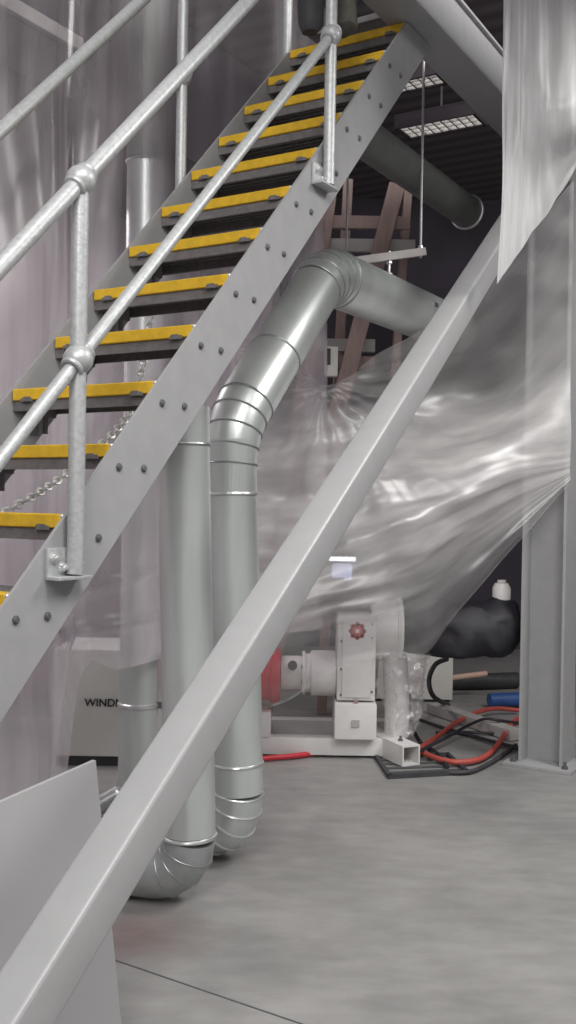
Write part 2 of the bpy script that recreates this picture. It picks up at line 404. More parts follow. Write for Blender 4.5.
# duct B: bent riser
B0 = V((-0.1886, 4.1200, 0.3732)); B1 = V((-0.2403, 4.1200, 1.8046))
B1.y = B0.y
upB = (B1-B0).normalized()
cB = B1 + upB*.0
B2 = B1 + d*.775 + Z*.79
B3 = B2 + d*1.72
ductB = thing('ventilation_duct', 'galvanised duct with gored elbows bending right then running horizontally behind the brace', 'duct', (B0.x, B0.y, 0), 'galvanised ducts rising from the floor')
rB = .103; rS = .120; rH = .136
crB = B0 - upB*(B0.z-.110); ftB = crB + V((-.42, .36, 0))
pb, rb = duct_elbow(B0, crB, ftB, rB, rB, 5, .19)
MB().tube([pb[0], B1-upB*.05], rB, 40).build('riser', M['duct'], ductB)
eb = MB().tube(pb+[pb[-1]+(ftB-crB).normalized()*.08], rB, 40).build('elbow', M['duct'], ductB)
seams(pb, rb, eb, M['bead'], .005)
MB().torus(pb[0]+upB*.12, upB, rB, .006, 40, 8).build('collar', M['bead'], ductB)
p1, r1 = duct_elbow(B0, B1, B2, rB, rS, 4, .36)
e1 = MB().tube([p1[0]-upB*.12]+p1, [rB]+r1, 40).build('elbow', M['duct'], ductB); seams(p1, r1, e1, M['seam'])
MB().torus(p1[0]-upB*.12, upB, rB+.001, .007, 40, 8).build('collar', M['bead'], ductB)
p2, r2 = duct_elbow(B1, B2, B3, rS, rH, 4, .28)
MB().tube([p1[-1], p2[0]], [rS, rS], 40).build('inclined_section', M['duct'], ductB)
mid = (p1[-1]*.62+p2[0]*.38); MB().torus(mid, p2[0]-p1[-1], rS+.001, .005, 40, 6).build('seam_ring', M['seam'], ductB)
e2 = MB().tube(p2, r2, 40).build('elbow', M['duct'], ductB); seams(p2, r2, e2, M['seam'])
MB().tube([p2[-1], B3], rH, 40).build('horizontal_section', M['duct'], ductB)
MB().box(B2+d*1.05-l*(rH-.002)+Z*.03, (d, l, Z), (.05, .012, .02)).build('latch', M['bolt'], ductB, False)

# duct C: behind the plastic
C0 = V((-0.7259, 4.9500, 0.0135)); C1 = V((-0.7250, 4.9500, 3.2297)); C0.z = .0
uc = (C1-C0).normalized()
ductC = thing('ventilation_duct', 'slim duct riser standing behind the plastic sheet with a band clamp', 'duct', C0, 'galvanised ducts rising from the floor')
CT = C0 + uc*((4.69-C0.z)/uc.z)
MB().tube([C0, CT], .096, 36).build('riser', M['duct'], ductC)
z3 = V((-0.7240, 4.9500, 3.1658)).z
MB().torus(C0+uc*(z3/uc.z), uc, .098, .008, 40, 8).build('collar', M['seam'], ductC)
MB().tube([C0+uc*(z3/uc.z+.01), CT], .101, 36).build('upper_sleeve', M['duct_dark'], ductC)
zc = V((-0.7281, 4.9500, 0.4909)).z
cl_ = MB().torus(C0+uc*(zc/uc.z), uc, .098, .008, 40, 8, 1.6).build('band_clamp', M['bright_bolt'], ductC)
MB().box(C0+uc*(zc/uc.z)+X*.11-Y*.02, (X, Y, Z), (.05, .02, .03), .003).build('clamp_lug', M['bolt'], cl_)
MB().lathe(C0, uc, [(0, .13), (.012, .13), (.012, .099), (.07, .099)], 36).build('foot_flange', M['seam'], ductC)

# overhead dark duct
E1 = V((1.1283, 6.5000, 3.4047)); E0 = E1 - d*1.75
od = thing('overhead_duct', 'dark weathered duct hung below the ceiling with an open flanged end', 'duct', E1)
b = MB().tube([E0, E1], .100, 36, False).tube([E0, E1], .098, 36, False).build('pipe', M['duct_dark'], od)
MB().torus(E1, d, .106, .010, 36, 8).build('flange', M['seam'], od)

# ------------------------------------------------------------------ trapeze hanger
T0 = V((0.2717, 5.3500, 2.7854)); T1 = V((0.7385, 5.6200, 2.9193)); tv = (T1-T0)
th_ = thing('pipe_hanger', 'grey strut bar hung on thin rods above the horizontal duct', 'hanger', (T0+T1)/2)
ta = tv.normalized(); tb = ta.cross(Z).normalized(); tc_ = tb.cross(ta)
MB().extrude([(-.02, -.02), (.02, -.02), (.02, .022), (.014, .022), (.014, -.014), (-.014, -.014), (-.014, .022), (-.02, .022)], T0, tb, tc_, ta, tv.length).build('strut_channel', M['grey_bar'], th_, False)
for q in (.04, .955):
    p = T0+tv*q
    MB().tube([p-Z*.03, V((p.x, p.y, 4.7))], .007 if q > .5 else .006, 8).build('rod', M['galv'] if q > .5 else M['bolt'], th_)
    MB().lathe(p+Z*.022, Z, [(0, .018), (.004, .018), (.004, .012), (.016, .012), (.016, 0)], 8).build('nut', M['bright_bolt'], th_)
pm = T0+tv*.56
MB().tube([pm+Z*.03, pm-Z*.11], .007, 8).lathe(pm-Z*.04, Z, [(0, 0), (0, .017), (.014, .017), (.014, 0)], 8).lathe(pm-Z*.105, Z, [(0, 0), (0, .02), (.014, .02), (.014, 0)], 8).build('bolt', M['bright_bolt'], th_)

# ------------------------------------------------------------------ timber rack behind
tk = thing('timber_rack', 'brown timber uprights with cross rails behind the horizontal duct', 'rack', (.35, 7.1, 0))
for a, bq, wdt in (((0.2550, 7.0000, 3.7583), (0.0723, 6.9000, 2.0731), .115), ((0.3861, 7.1000, 3.7926), (0.3298, 7.1000, 2.0939), .07), ((0.7232, 7.0000, 3.7311), (0.3331, 6.9000, 2.1462), .115), ((0.8349, 7.3000, 3.7918), (0.7798, 7.3000, 2.7733), .06)):
    a = V(a); bq = V(bq); ax = (a-bq).normalized(); q = ax.cross(Y).normalized()
    k0 = bq.z/ax.z
    lo = bq - ax*k0
    MB().box((a+lo)/2, (q, ax.cross(q), ax), (wdt, .06, (a-lo).length), .004, 1).build('upright', M['brown'], tk)
for y0, x0, x1, m in ((3.3199, 0.1804, 0.8635, 'grey_bar'), (3.4814, 0.1777, 0.8254, 'brown'), (2.6163, 0.1710, 0.5939, 'grey_bar'), (2.4961, 0.1377, 0.5960, 'brown')):
    a = V((x0, 7.06, y0)); bq = V((x1, 7.06, y0))
    MB().box((a+bq)/2, (X, Y, Z), ((bq-a).length, .04, .09), .003, 1).build('cross_rail', M[m], tk)
cbx = V((0.2752, 6.8000, 2.4617))
t = MB().box(cbx, (X, Y, Z), (.09, .08, .20), .006).build('junction_box', M['cream'], None); tag(t, 'small pale box with dark front among the brown timbers', 'box')
MB().box(cbx+V((-.02, -.042, .03)), (X, Y, Z), (.03, .006, .11)).build('cover', M['dark'], t, False)

# ------------------------------------------------------------------ ceiling lights
def troffer(c, ln, wd_, cells, label):
    root = thing('ceiling_light', label, 'light', c, 'louvred ceiling lights')
    c = V(c)
    fr = MB()
    for q in (-1, 1):
        fr.box(c+d*(q*(wd_/2+.01)), (l, d, Z), (ln+.05, .02, .09))
        fr.box(c+l*(q*(ln/2+.01)), (l, d, Z), (.02, wd_+.02, .09))
    fr.box(c+Z*.05, (l, d, Z), (ln+.05, wd_+.05, .012))
    fr.build('housing', M['mezz'], root, False)
    MB().box(c+Z*.02, (l, d, Z), (ln, wd_, .01)).build('diffuser', M['lamp'], root, False)
    lv = MB()
    for i in range(cells+1): lv.box(c+l*(-ln/2+ln*i/cells)-Z*.02, (l, d, Z), (.012, wd_, .03))
    for i in range(4): lv.box(c+d*(-wd_/2+wd_*i/3)-Z*.02, (l, d, Z), (ln, .010, .03))
    lv.build('louvre', M['louvre'], root, False)
    MB().tube([c+Z*.05, V((c.x, c.y, 4.71))], .01, 8).build('hanger_rod', M['bolt'], root)
troffer(d*6.83+l*2.83+Z*4.3, .57, .22, 9, 'louvred fluorescent ceiling light showing its bright grid beside the landing beam')
troffer(d*6.06+l*2.72+Z*4.3, .40, .16, 6, 'ceiling light half hidden by the top of the stair stringer')

# ------------------------------------------------------------------ plastic sheets
def spline(P, t):
    n_ = len(P)-1; x = min(max(t, 0), 1)*n_; i = min(int(x), n_-1); f = x-i
    p0 = P[max(i-1, 0)]; a = P[i]; b_ = P[i+1]; p3 = P[min(i+2, n_)]
    return .5*((2*a)+(b_-p0)*f+(2*p0-5*a+4*b_-p3)*f*f+(3*a-p0-3*b_+p3)*f*f*f)
def sheet(name, grid, nu, nv, m, disp, label, cat='plastic sheet'):
    grid = [[V(p) for p in r] for r in grid]
    me = bpy.data.meshes.new(name); vs = []; uv = []; fs = []
    base = []
    for j in range(nv+1):
        v = j/nv
        for i in range(nu+1):
            u = i/nu
            base.append(spline([spline(r, u) for r in grid], v)); uv.append((u, v))
    def at(i, j): return base[max(0, min(nv, j))*(nu+1)+max(0, min(nu, i))]
    for j in range(nv+1):
        for i in range(nu+1):
            nn = (at(i+1, j)-at(i-1, j)).cross(at(i, j+1)-at(i, j-1))
            nn = nn.normalized() if nn.length > 1e-9 else V((0, -1, 0))
            if nn.y > 0: nn = -nn
            vs.append(at(i, j)+nn*disp(i/nu, j/nv, at(i, j)))
    for j in range(nv):
        for i in range(nu):
            a = j*(nu+1)+i; fs.append((a, a+1, a+nu+2, a+nu+1))
    me.from_pydata(vs, [], fs); ul = me.uv_layers.new(name='UVMap')
    for lp in me.loops: ul.data[lp.index].uv = uv[lp.vertex_index]
    for p in me.polygons: p.use_smooth = True
    me.materials.append(m); o = bpy.data.objects.new(name, me); C.objects.link(o)
    return tag(o, label, cat, 'containment sheets')
def nz(x, y, z=0.0): return noise.noise(V((x, y, z)))
def ridge(x): return 1-2*abs(x-math.floor(x)-.5)

# tall curtain behind the stairs, parallel to them
f_back = film('milky_curtain', .24, .66, (.80, .755, .79), 3.2, (4, .5, 1), .07, .30, .5, 4, .40, .62, [(0, .42), (.30, .55), (.55, 1.0), (.72, 1.2), (1, 1.35)])
def lower(s): return .0 if s < 1.25 else (.72 if s > 1.36 else .72*(s-1.25)/.11)
ss = [-.6+.2*i for i in range(21)]
ss = [-.6, -.1, .4, .8, 1.1, 1.24, 1.36, 1.6, 2.0, 2.4, 2.8, 3.2, 3.5]
gr = []
for j in range(6):
    row = []
    for s in ss:
        z0 = lower(s)+.02; z1 = 4.5
        row.append(V((0, 0, z1+(z0-z1)*j/5)) + V((O.x, O.y, 0)) + d*s + l*(1.02+.05*math.sin(3*s)))
    gr.append(row)
def dcurt(u, v, p):
    a = nz(u*13+nz(u*3, v*2, 2)*1.5, v*.9, 1.0)*.05 + nz(u*30+v*3, v*1.5, 4.0)*.010*(1+nz(u*5, v*2, 8)*1.5) + nz(u*6+v*2, v*3, 7)*.04
    q = (p-O).dot(d)
    st = 0
    if q > .9:
        for zz, kk in ((1.10, .16), (.93, .05)): st += math.exp(-((p.z-zz-kk*(q-1.4))/.022)**2)*.035*min(1, (q-.9)*3)
    return a*(.6+.6*v) + st + .02*math.sin((v*5+u*1.5)*9)*max(0, min(1, (v-.6)*5))
sheet('plastic_curtain', gr, 170, 190, f_back, dcurt, 'tall milky polythene curtain with vertical folds hanging behind the staircase')

# tent over the machine, tied round the column
f_tent = film('tent_polythene', .55, .90, (.84, .83, .82), 4, (1.3, 5.0, 1), .07, .34, .45, 3, .35, .7, [(0, .36), (.15, .42), (.28, 1.05), (.60, 1.0), (.76, .80), (.86, .26), (1, .20)])
tent = [
 [(-0.3012, 5.5000, 2.4009), (-0.0151, 5.5000, 2.3672), (0.1890, 5.4200, 2.1417), (0.5020, 5.5000, 2.3263), (0.8318, 5.6000, 2.5476), (1.1614, 5.6000, 2.8654), (1.5522, 5.5500, 3.3126)],
 [(-0.2940, 5.5000, 1.9510), (-0.0246, 5.4500, 1.9513), (0.1917, 5.4200, 1.9794), (0.5445, 5.7200, 2.0516), (0.9072, 5.8500, 2.0874), (1.2514, 5.7500, 2.1980), (1.5653, 5.6000, 2.4927)],
 [(-0.2818, 5.4000, 1.5112), (-0.0177, 5.4000, 1.5426), (0.2231, 5.3600, 1.5730), (0.5494, 5.4200, 1.6550), (0.8896, 5.4500, 1.6941), (1.2533, 5.5500, 1.8143), (1.5713, 5.6000, 1.8781)],
 [(-0.2728, 5.3500, 1.1097), (-0.0104, 5.3000, 1.1176), (0.2529, 5.2800, 1.1763), (0.5521, 5.2800, 1.2869), (0.8722, 5.3800, 1.4225), (1.2408, 5.5500, 1.5922), (1.5717, 5.6000, 1.7102)],
 [(-0.2672, 5.3500, 0.7614), (0.0211, 5.3000, 0.8155), (0.2689, 5.3000, 0.9099), (0.5086, 5.3200, 0.9649), (0.7472, 5.4000, 1.0418), (1.0691, 5.5500, 1.2674), (1.5753, 5.6000, 1.6711)],
 [(-0.2633, 5.4000, 0.3483), (0.0276, 5.3800, 0.4275), (0.2781, 5.3800, 0.5936), (0.5212, 5.4000, 0.6700), (0.7549, 5.4500, 0.6825), (0.9534, 5.5500, 0.9098), (1.5759, 5.6000, 1.6375)],
]
gk = V(tent[0][2]); gk2 = V(tent[3][6])
def dtent(u, v, p):
    q = p-gk; r = math.hypot(q.x, q.z); a = math.atan2(q.z, q.x)
    w1 = math.exp(-r*1.1)*min(1, r*5)
    x1 = nz(a*4.2, 0, 2)*.06*w1*1.6
    fade = min(1, (1-u)*1.6+.08)                     # swags gathered at the column
    x2 = nz(v*9+u*1.2, u*1.6, 5)*.075*fade + nz(v*23-u*2, u*2.2, 8)*.020*fade
    x3 = nz(p.x*3+p.z*2, p.z*5-p.x*1.5, 3)*.018 + nz(p.x*8, p.z*14-p.x*5, 9)*.006*fade
    return x1+x2+x3
sheet('plastic_tent', tent, 220, 170, f_tent, dtent, 'milky polythene tent draped over the white machine and tied round the column')

# sheet hanging over the top of the brace
f_top = film('thick_polythene', .72, .95, (.88, .875, .88), 4, (4, .7, 1), .03, .35, .5)
top = [
 [(0.8794, 4.3000, 3.9229), (0.9719, 4.3500, 3.9524), (1.0968, 4.4000, 3.9824), (1.2952, 4.4500, 4.0137), (1.5335, 4.5000, 4.0456)],
 [(0.8857, 4.3000, 3.5822), (0.9678, 4.3000, 3.5409), (1.0753, 4.2800, 3.4696), (1.2743, 4.3500, 3.5263), (1.5063, 4.4000, 3.6404)],
 [(0.8885, 4.3000, 3.1983), (0.9698, 4.2800, 3.1833), (1.0604, 4.2000, 3.1536), (1.2360, 4.2000, 3.1648), (1.5123, 4.4000, 3.3350)],
 [(0.8809, 4.2500, 2.7985), (0.9715, 4.3000, 2.8792), (1.0918, 4.3400, 2.9586), (1.2974, 4.4000, 3.1130), (1.5140, 4.4000, 3.2477)],
 [(0.8704, 4.2500, 2.4430), (0.9729, 4.3200, 2.5890), (1.1156, 4.4200, 2.7921), (1.3279, 4.5000, 3.0960), (1.5493, 4.5000, 3.2427)],
]
def dtop(u, v, p): return (nz(u*9, v*1.1, 3)*.05 + nz(u*24, v*2, 6)*.012)*(1-.75*v) + nz(u*6-v*4, v*9+u*7, 2)*.03*max(0, u-.2)
sheet('plastic_sheet', top, 110, 110, f_top, dtop, 'bright white polythene sheet hanging from above over the upper end of the diagonal brace')

# ------------------------------------------------------------------ grey board beside the stair foot
q0 = V((-.509, 2.70, .795)); q1 = V((-.42, 2.70, 0)); 
bl = []
for p in (q0, q1):
    bl += [p, p-d*1.5]
mb = MB(); nn = -l*-1
vv = [mb.bm.verts.new(x) for x in (q0, q0-d*1.5-Z*.13, q1-d*1.5, q1)]
v2 = [mb.bm.verts.new(x.co+l*.012) for x in vv]
mb.bm.faces.new(vv); mb.bm.faces.new(list(reversed(v2)))
for i in range(4): mb.bm.faces.new((vv[i], vv[(i+1) % 4], v2[(i+1) % 4], v2[i]))
tag(mb.build('grey_panel', M['panel'], None, False), 'smooth grey board standing on edge under the stairs at the lower left', 'panel')

# ------------------------------------------------------------------ white cabinet with lettering
cq0 = V((-1.3003, 5.6000, -0.0544)); cq1 = V((-0.6043, 5.6000, -0.0430))
cab = thing('cabinet', 'cream cabinet with dark lettering behind the slim duct riser', 'cabinet', ((cq0+cq1)/2).xy.to_3d())
cx = (cq0.x+cq1.x)/2; cwid = cq1.x-cq0.x
MB().box((cx, 5.85, .36), (X, Y, Z), (cwid, .5, .60), .006).build('body', M['cream'], cab)
MB().box((cx, 5.86, .03), (X, Y, Z), (cwid-.03, .46, .06)).build('plinth', M['dark'], cab, False)
tp = V((-1.1281, 5.5940, 0.3434))
cu = bpy.data.curves.new('lettering', 'FONT'); cu.body = 'WINDM'; cu.size = .060; cu.extrude = .002; cu.space_character = 1.02; cu.offset = .001
to = bpy.data.objects.new('lettering', cu); C.objects.link(to)
dg = bpy.context.evaluated_depsgraph_get(); me = bpy.data.meshes.new_from_object(to.evaluated_get(dg)); bpy.data.objects.remove(to)
me.transform(Matrix.Translation(V((tp.x+.006, 5.594, tp.z))) @ Matrix.Rotation(PI/2, 4, 'X'))
me.materials.clear(); me.materials.append(M['black']); link(bpy.data.objects.new('lettering', me), cab)
# bits on the floor beside it
fb = V((-0.8259, 4.7000, 0.0864))
t = MB().tube([(fb.x-.06, fb.y, .05), (fb.x+.03, fb.y+.02, .10), (fb.x+.10, fb.y+.03, .05)], .045, 14).build('pipe_offcut', M['seam'], None); tag(t, 'short grey bent pipe offcut on the floor by the slim duct foot', 'pipe')

# ------------------------------------------------------------------ chain behind the treads
cpts = [V(p) for p in ((-1.0933, 3.6462, 1.4125), (-0.9873, 3.8240, 1.5027), (-0.8995, 3.9713, 1.5882), (-0.7738, 4.1821, 1.7420), (-0.6962, 4.3122, 1.8675), (-0.6567, 4.3784, 2.0269), (-0.6341, 4.4162, 2.2082), (-0.6081, 4.4598, 2.4379), (-0.5933, 4.4848, 2.7114))]
mb = MB(); N_ = 58
for i in range(N_):
    p = spline(cpts, i/N_); q = spline(cpts, (i+1)/N_); t = (q-p).normalized()
    s1 = t.cross(Y).normalized(); s2 = t.cross(s1); a = s1 if i % 2 else s2; c = (p+q)/2; hl = (q-p).length*.62
    pts = [c+t*(hl*math.cos(2*PI*k/10))+a*(.0135*math.sin(2*PI*k/10)) for k in range(11)]
    mb.tube(pts, .0058, 6, False)
tag(mb.build('chain', M['chain'], None), 'steel chain looping down behind the stair treads', 'chain')

# ------------------------------------------------------------------ bundles by the top of the stairs
for (x, y, YY, rx, rz, m, lab) in ((312, 2, 4.25, .05, .10, 'dark', 'dark rounded bundle left of the second handrail post at the frame top'), (345, 4, 4.3, .055, .16, 'olive', 'olive grey bundle right of the second handrail post at the frame top')):
    pass
bq = V((0.0611, 4.2000, 3.5955))
mb = MB().lathe(bq-Z*.13, Z, [(0, 0), (.0, .03), (.03, .052), (.10, .058), (.18, .055), (.23, .04), (.25, 0)], 20)
for v in mb.bm.verts: v.co += V((nz(v.co.x*20, v.co.z*20, 1), nz(v.co.y*20, v.co.z*20, 3), nz(v.co.x*20, v.co.z*14, 5)))*.012
tag(mb.build('hanging_bag', M['dark'], None), 'dark rounded bag left of the second handrail post at the frame top', 'bag')
bq = V((0.2070, 4.2800, 3.6463))
mb = MB().lathe(bq-Z*.14, Z, [(0, 0), (.0, .045), (.02, .06), (.12, .055), (.22, .06), (.27, .05), (.29, 0)], 22)
for v in mb.bm.verts: v.co += V((nz(v.co.x*18, v.co.z*18, 2), nz(v.co.y*18, v.co.z*18, 7), nz(v.co.x*18, v.co.z*14, 9)))*.014
tag(mb.build('hanging_bag', M['olive'], None), 'olive grey bag right of the second handrail post at the frame top', 'bag')

# ------------------------------------------------------------------ the white machine
k_ = 5.8/1000
pump = thing('pump_unit', 'white gearbox and pump on a white tube frame half under plastic', 'pump', (.35, 6.0, 0))
def Q(x, y, yy): return V(((x-288)*yy/1000*1.0 + 0.0, yy, 1.5-(y-(503-.0164*(x-288)))*yy/1000))
F0 = Q(252, 757, 5.86); F1 = Q(404, 757, 5.9)
rail = MB().box(((F0.x+F1.x)/2, 5.93, .066), (X, Y, Z), (F1.x-F0.x, .10, .10), .006).build('frame_rail', M['white'], pump)
rail2 = MB().box(((F0.x+F1.x)/2, 6.42, .066), (X, Y, Z), (F1.x-F0.x, .10, .10), .006).build('frame_rail', M['white'], pump)
for xx in (F0.x+.06,): MB().box((xx, 6.17, .066), (X, Y, Z), (.10, .40, .098), .004).build('frame_rail', M['white'], pump)
ea = V((-.42, .907, 0)).normalized(); eb_ = V((.907, .42, 0)).normalized()
ec0 = V((.727, 5.70, .068))
h = .058; t_ = .009
def rect(a): return [(-a, -a), (a, -a), (a, a), (-a, a)]
mb = MB(); bm_ = mb.bm
ringsA = [[bm_.verts.new(ec0+eb_*x+Z*z+ea*L_) for x, z in rect(a)] for a, L_ in ((h-t_, .55), (h-t_, 0), (h, 0), (h, .55))]
for A_, B_ in zip(ringsA[:-1], ringsA[1:]):
    for i in range(4): bm_.faces.new((A_[i], A_[(i+1) % 4], B_[(i+1) % 4], B_[i]))
mb.build('frame_tube', M['white'], pump, False)
MB().lathe(ec0+ea*.12+Z*.058, Z, [(0, .014), (.012, .014), (.012, .007), (.03, .007), (.03, 0)], 8).build('bolt', M['bolt'], pump)
# gearbox
g0 = Q(359, 668, 5.84)
gb = MB().box((g0.x, 5.96, Q(0, 660, 5.84).z-.01), (X, Y, Z), (.225, .26, .50), .012).box((g0.x, 5.955, Q(0, 660, 5.84).z-.01), (X, Y, Z), (.17, .28, .46), .008).build('gearbox', M['white'], pump)
for px, py in ((344, 640), (344, 694), (374, 636), (374, 622), (344, 668), (375, 690)):
    MB().lathe(Q(px, py, 5.815)+Y*.015, -Y, [(0, .007), (.006, .006), (.007, 0)], 8).build('bolt', M['bolt'], gb)
MB().lathe(Q(359, 701, 5.815)+Y*.006, -Y, [(0, .016), (.008, .016), (.008, .008), (.02, .008), (.02, 0)], 10).build('plug', M['brown'], gb)
MB().box((g0.x-.002, 5.95, .235), (X, Y, Z), (.245, .31, .21), .010).build('pedestal', M['white'], pump)
MB().box(Q(359, 722, 5.787)+V((0, .002, 0)), (X, Y, Z), (.045, .006, .04)).build('nameplate', M['grey_bar'], pump, False)
# red roundel with white cross
lc = Q(359.5, 629, 5.812)
lg = MB().lathe(lc+Y*.006, -Y, [(0, .0), (0, .044), (.004, .044), (.004, 0)], 24)
for a in range(8): lg.lathe(lc+Y*.006+V((math.cos(a*PI/4), 0, math.sin(a*PI/4)))*.040, -Y, [(0, 0), (0, .013), (.004, .013), (.004, 0)], 10)
lgo = lg.build('emblem', M['red'], gb)
MB().box(lc+Y*.001, (X, Y, Z), (.020, .010, .020)).build('emblem_mark', M['white'], lgo, False)
# bearing housing, coupling, motor on the left
hc = Q(322, 672, 6.0)
MB().lathe((Q(341, 0, 5.96).x, 6.0, hc.z), -X, [(0, .11), (.02, .135), (.16, .135), (.17, .115), (.19, .115), (.20, .13), (.215, .13), (.22, .10), (.34, .10), (.34, 0)], 36).build('bearing_housing', M['white'], pump)
for a in range(8):
    MB().lathe((Q(341, 0, 5.96).x-.205, 6.0+.118*math.cos(a*PI/4+.3), hc.z+.118*math.sin(a*PI/4+.3)), -X, [(0, .010), (.018, .010), (.018, 0)], 8).build('bolt', M['bolt'], pump)
MB().lathe((Q(295, 0, 6).x, 5.90, hc.z+.06), -Y, [(0, .028), (.02, .028), (.02, 0)], 12).build('vent_plug', M['dark'], pump)
mt = MB().lathe((Q(283, 0, 6).x, 6.0, hc.z-.02), -X, [(0, 0), (0, .155), (.03, .165), (.05, .165), (.06, .145), (.38, .145), (.40, .12), (.44, .12), (.44, 0)], 36)
mt.build('motor', M['red'], pump)
MB().box((Q(283, 0, 6).x-.2, 6.0, .19), (X, Y, Z), (.3, .25, .15), .01).build('motor_foot', M['white'], pump)
# volute and flange on the right
vc = Q(390, 626, 5.95)
MB().lathe((g0.x+.09, 6.0, vc.z), X, [(0, .13), (.05, .165), (.15, .172), (.155, .182), (.185, .182), (.185, 0)], 44).build('volute', M['white'], pump)
MB().torus((g0.x+.262, 6.0, vc.z), X, .182, .008, 40, 6, 1.5).build('flange_ring', M['white'], pump)
MB().tube([(g0.x+.24, 6.0, vc.z-.16), (g0.x+.26, 6.0, .3), (g0.x+.26, 6.0, .11)], .075, 20).build('discharge_pipe', M['white'], pump)
MB().lathe((Q(345, 0, 6).x, 6.02, Q(0, 592, 6).z-.02), -X, [(0, 0), (0, .085), (.12, .085), (.14, .07), (.14, 0)], 24).build('fan_cowl', M['dark'], pump)
# crumpled clear film round the pump outlet
f_wrap = film('clear_wrap', .10, .42, (.8, .79, .78), 7, (1, 1, 1), .06, .25, .4)
wg = []
for j in range(6):
    row = []
    for i in range(8):
        a = -PI*.95 + i/7*PI*1.25
        z = .64-.10*j; rad = .17-.02*j+.02*math.sin(i*2+j)
        row.append((g0.x+.27+math.cos(a)*rad*1.0, 5.93+math.sin(a)*rad*.9, z))
    wg.append(row)
sheet('film_wrap', wg, 80, 70, f_wrap, lambda u, v, p: nz(p.x*14, p.z*14, p.y*9)*.04+nz(p.x*34, p.z*30, 5)*.018, 'crumpled clear film wrapped round the pump outlet above the frame end', 'plastic film')

# ------------------------------------------------------------------ lit display behind the plastic
sc = Q(343, 568, 6.0)
ds = thing('display_unit', 'small glowing bluish-white display seen through the plastic above the machine', 'display', sc)
MB().box(sc+V((0, .03, 0)), (X, Y, Z), (.19, .05, .17), .008).build('case', M['dark'], ds)
MB().box(sc+V((0, .0, -.012)), (X, Y, Z), (.12, .012, .10), .02).build('screen', M['screen'], ds)
MB().tube([sc+V((-.08, -.01, .065)), sc+V((.08, -.01, .065))], .014, 10).build('strip_lamp', M['strip'], ds)
MB().tube([sc+V((0, .06, -.05)), sc+V((0, .10, -.30)), (sc.x, sc.y+.42, -.0)], .018, 10).build('stand', M['dark'], ds)

# ------------------------------------------------------------------ black bag, jug, items on the right
bb = MB()
bpts = [V((g0.x+.278, 6.0, vc.z+.01)), Q(428, 627, 5.98), Q(450, 626, 5.95), Q(475, 625, 5.95), Q(498, 622, 5.97), Q(512, 620, 6.0)]
bb.tube([spline(bpts, i/26) for i in range(27)], [.145+.03*min(1, i/5)-.04*max(0, (i-21)/5) for i in range(27)], 36)
for v in bb.bm.verts:
    p = v.co; k = nz(p.x*7, p.y*7, p.z*7)*.05+nz(p.x*18, p.y*18, p.z*18)*.02
    v.co += V((k*.5, k, k))
    if v.co.z < .615: v.co.z = .615+(v.co.z-.615)*.2
bbo = tag(bb.build('black_bag', M['bag'], None, True, 80), 'black polythene bag bundled between the pump flange and the column', 'bag')
jx = Q(503, 590, 6.0)
jug = thing('plastic_jug', 'white plastic jug standing behind the black bag by the column', 'jug', (jx.x, 6.0, .90))
MB().lathe((jx.x, 6.0, .90), Z, [(0, 0), (0, .05), (.01, .055), (.11, .055), (.14, .040), (.145, 0)], 24).build('body', M['white'], jug)
MB().lathe((jx.x, 6.0, 1.043), Z, [(0, .026), (.016, .026), (.016, 0)], 16).build('cap', M['white'], jug)
gcx0 = Q(372, 0, 7.6).x; gcx1 = Q(456, 0, 7.6).x
gc = thing('cabinet', 'pale grey cabinet standing behind the wrapped pump outlet', 'cabinet', ((gcx0+gcx1)/2, 7.9, 0))
MB().box(((gcx0+gcx1)/2, 7.9, .26), (X, Y, Z), (gcx1-gcx0, .6, .48), .01).build('body', M['cream'], gc)
MB().box(((gcx0+gcx1)/2, 7.9, .01), (X, Y, Z), (gcx1-gcx0-.04, .56, .02)).build('plinth', M['dark'], gc, False)
def hose(name, pts, r, m, label, cat, sub=40, grp=None):
    pts = [V(p) for p in pts]
    return tag(MB().tube([spline(pts, i/sub) for i in range(sub+1)], r, 12).build(name, M[m], None), label, cat, grp)
def FL(x, y, zz):  # a point at height zz seen low on the floor
    Yv = (1.5-zz)*1000/(y-(503-.0164*(x-288))); return V(((x-288)*Yv/1000, Yv, zz))
hose('cable', [Q(450, 654, 6.6), Q(438, 660, 6.55), Q(432, 676, 6.5), Q(437, 692, 6.5), FL(452, 700, .02)], .016, 'dark', 'dark cable arching down in front of the pale grey cabinet', 'cable')
hose('hose', [FL(418, 748, .03), FL(440, 733, .03), FL(462, 716, .05), FL(482, 706, .06), FL(500, 702, .05), FL(522, 703, .03)], .0155, 'redhose', 'red hose arching behind the black hoses beside the column', 'hose', 40, 'hoses by the column')
hose('hose', [FL(424, 748, .03), FL(445, 755, .03), FL(465, 757, .03), FL(487, 752, .03), FL(503, 737, .04), FL(516, 716, .05), FL(530, 708, .05)], .0165, 'redhose', 'red hose looping nearest on the floor beside the column', 'hose', 40, 'hoses by the column')
hose('hose', [FL(422, 748, .065), FL(450, 733, .07), FL(470, 721, .09), FL(488, 713, .10), FL(503, 714, .09), FL(524, 716, .05)], .010, 'black', 'black hose crossing over the red hoses from the frame end', 'hose', 40, 'hoses by the column')
hose('hose', [FL(424, 716, .03), FL(450, 724, .02), FL(475, 730, .02), FL(500, 736, .03), FL(528, 742, .03)], .012, 'black', 'black hose sloping right across the floor behind the red loop', 'hose', 40, 'hoses by the column')
hose('hose', [FL(440, 728, .02), FL(465, 727, .02), FL(490, 727, .02), FL(514, 727, .02)], .010, 'black', 'thin dark hose lying level behind the red loop', 'hose', 30, 'hoses by the column')
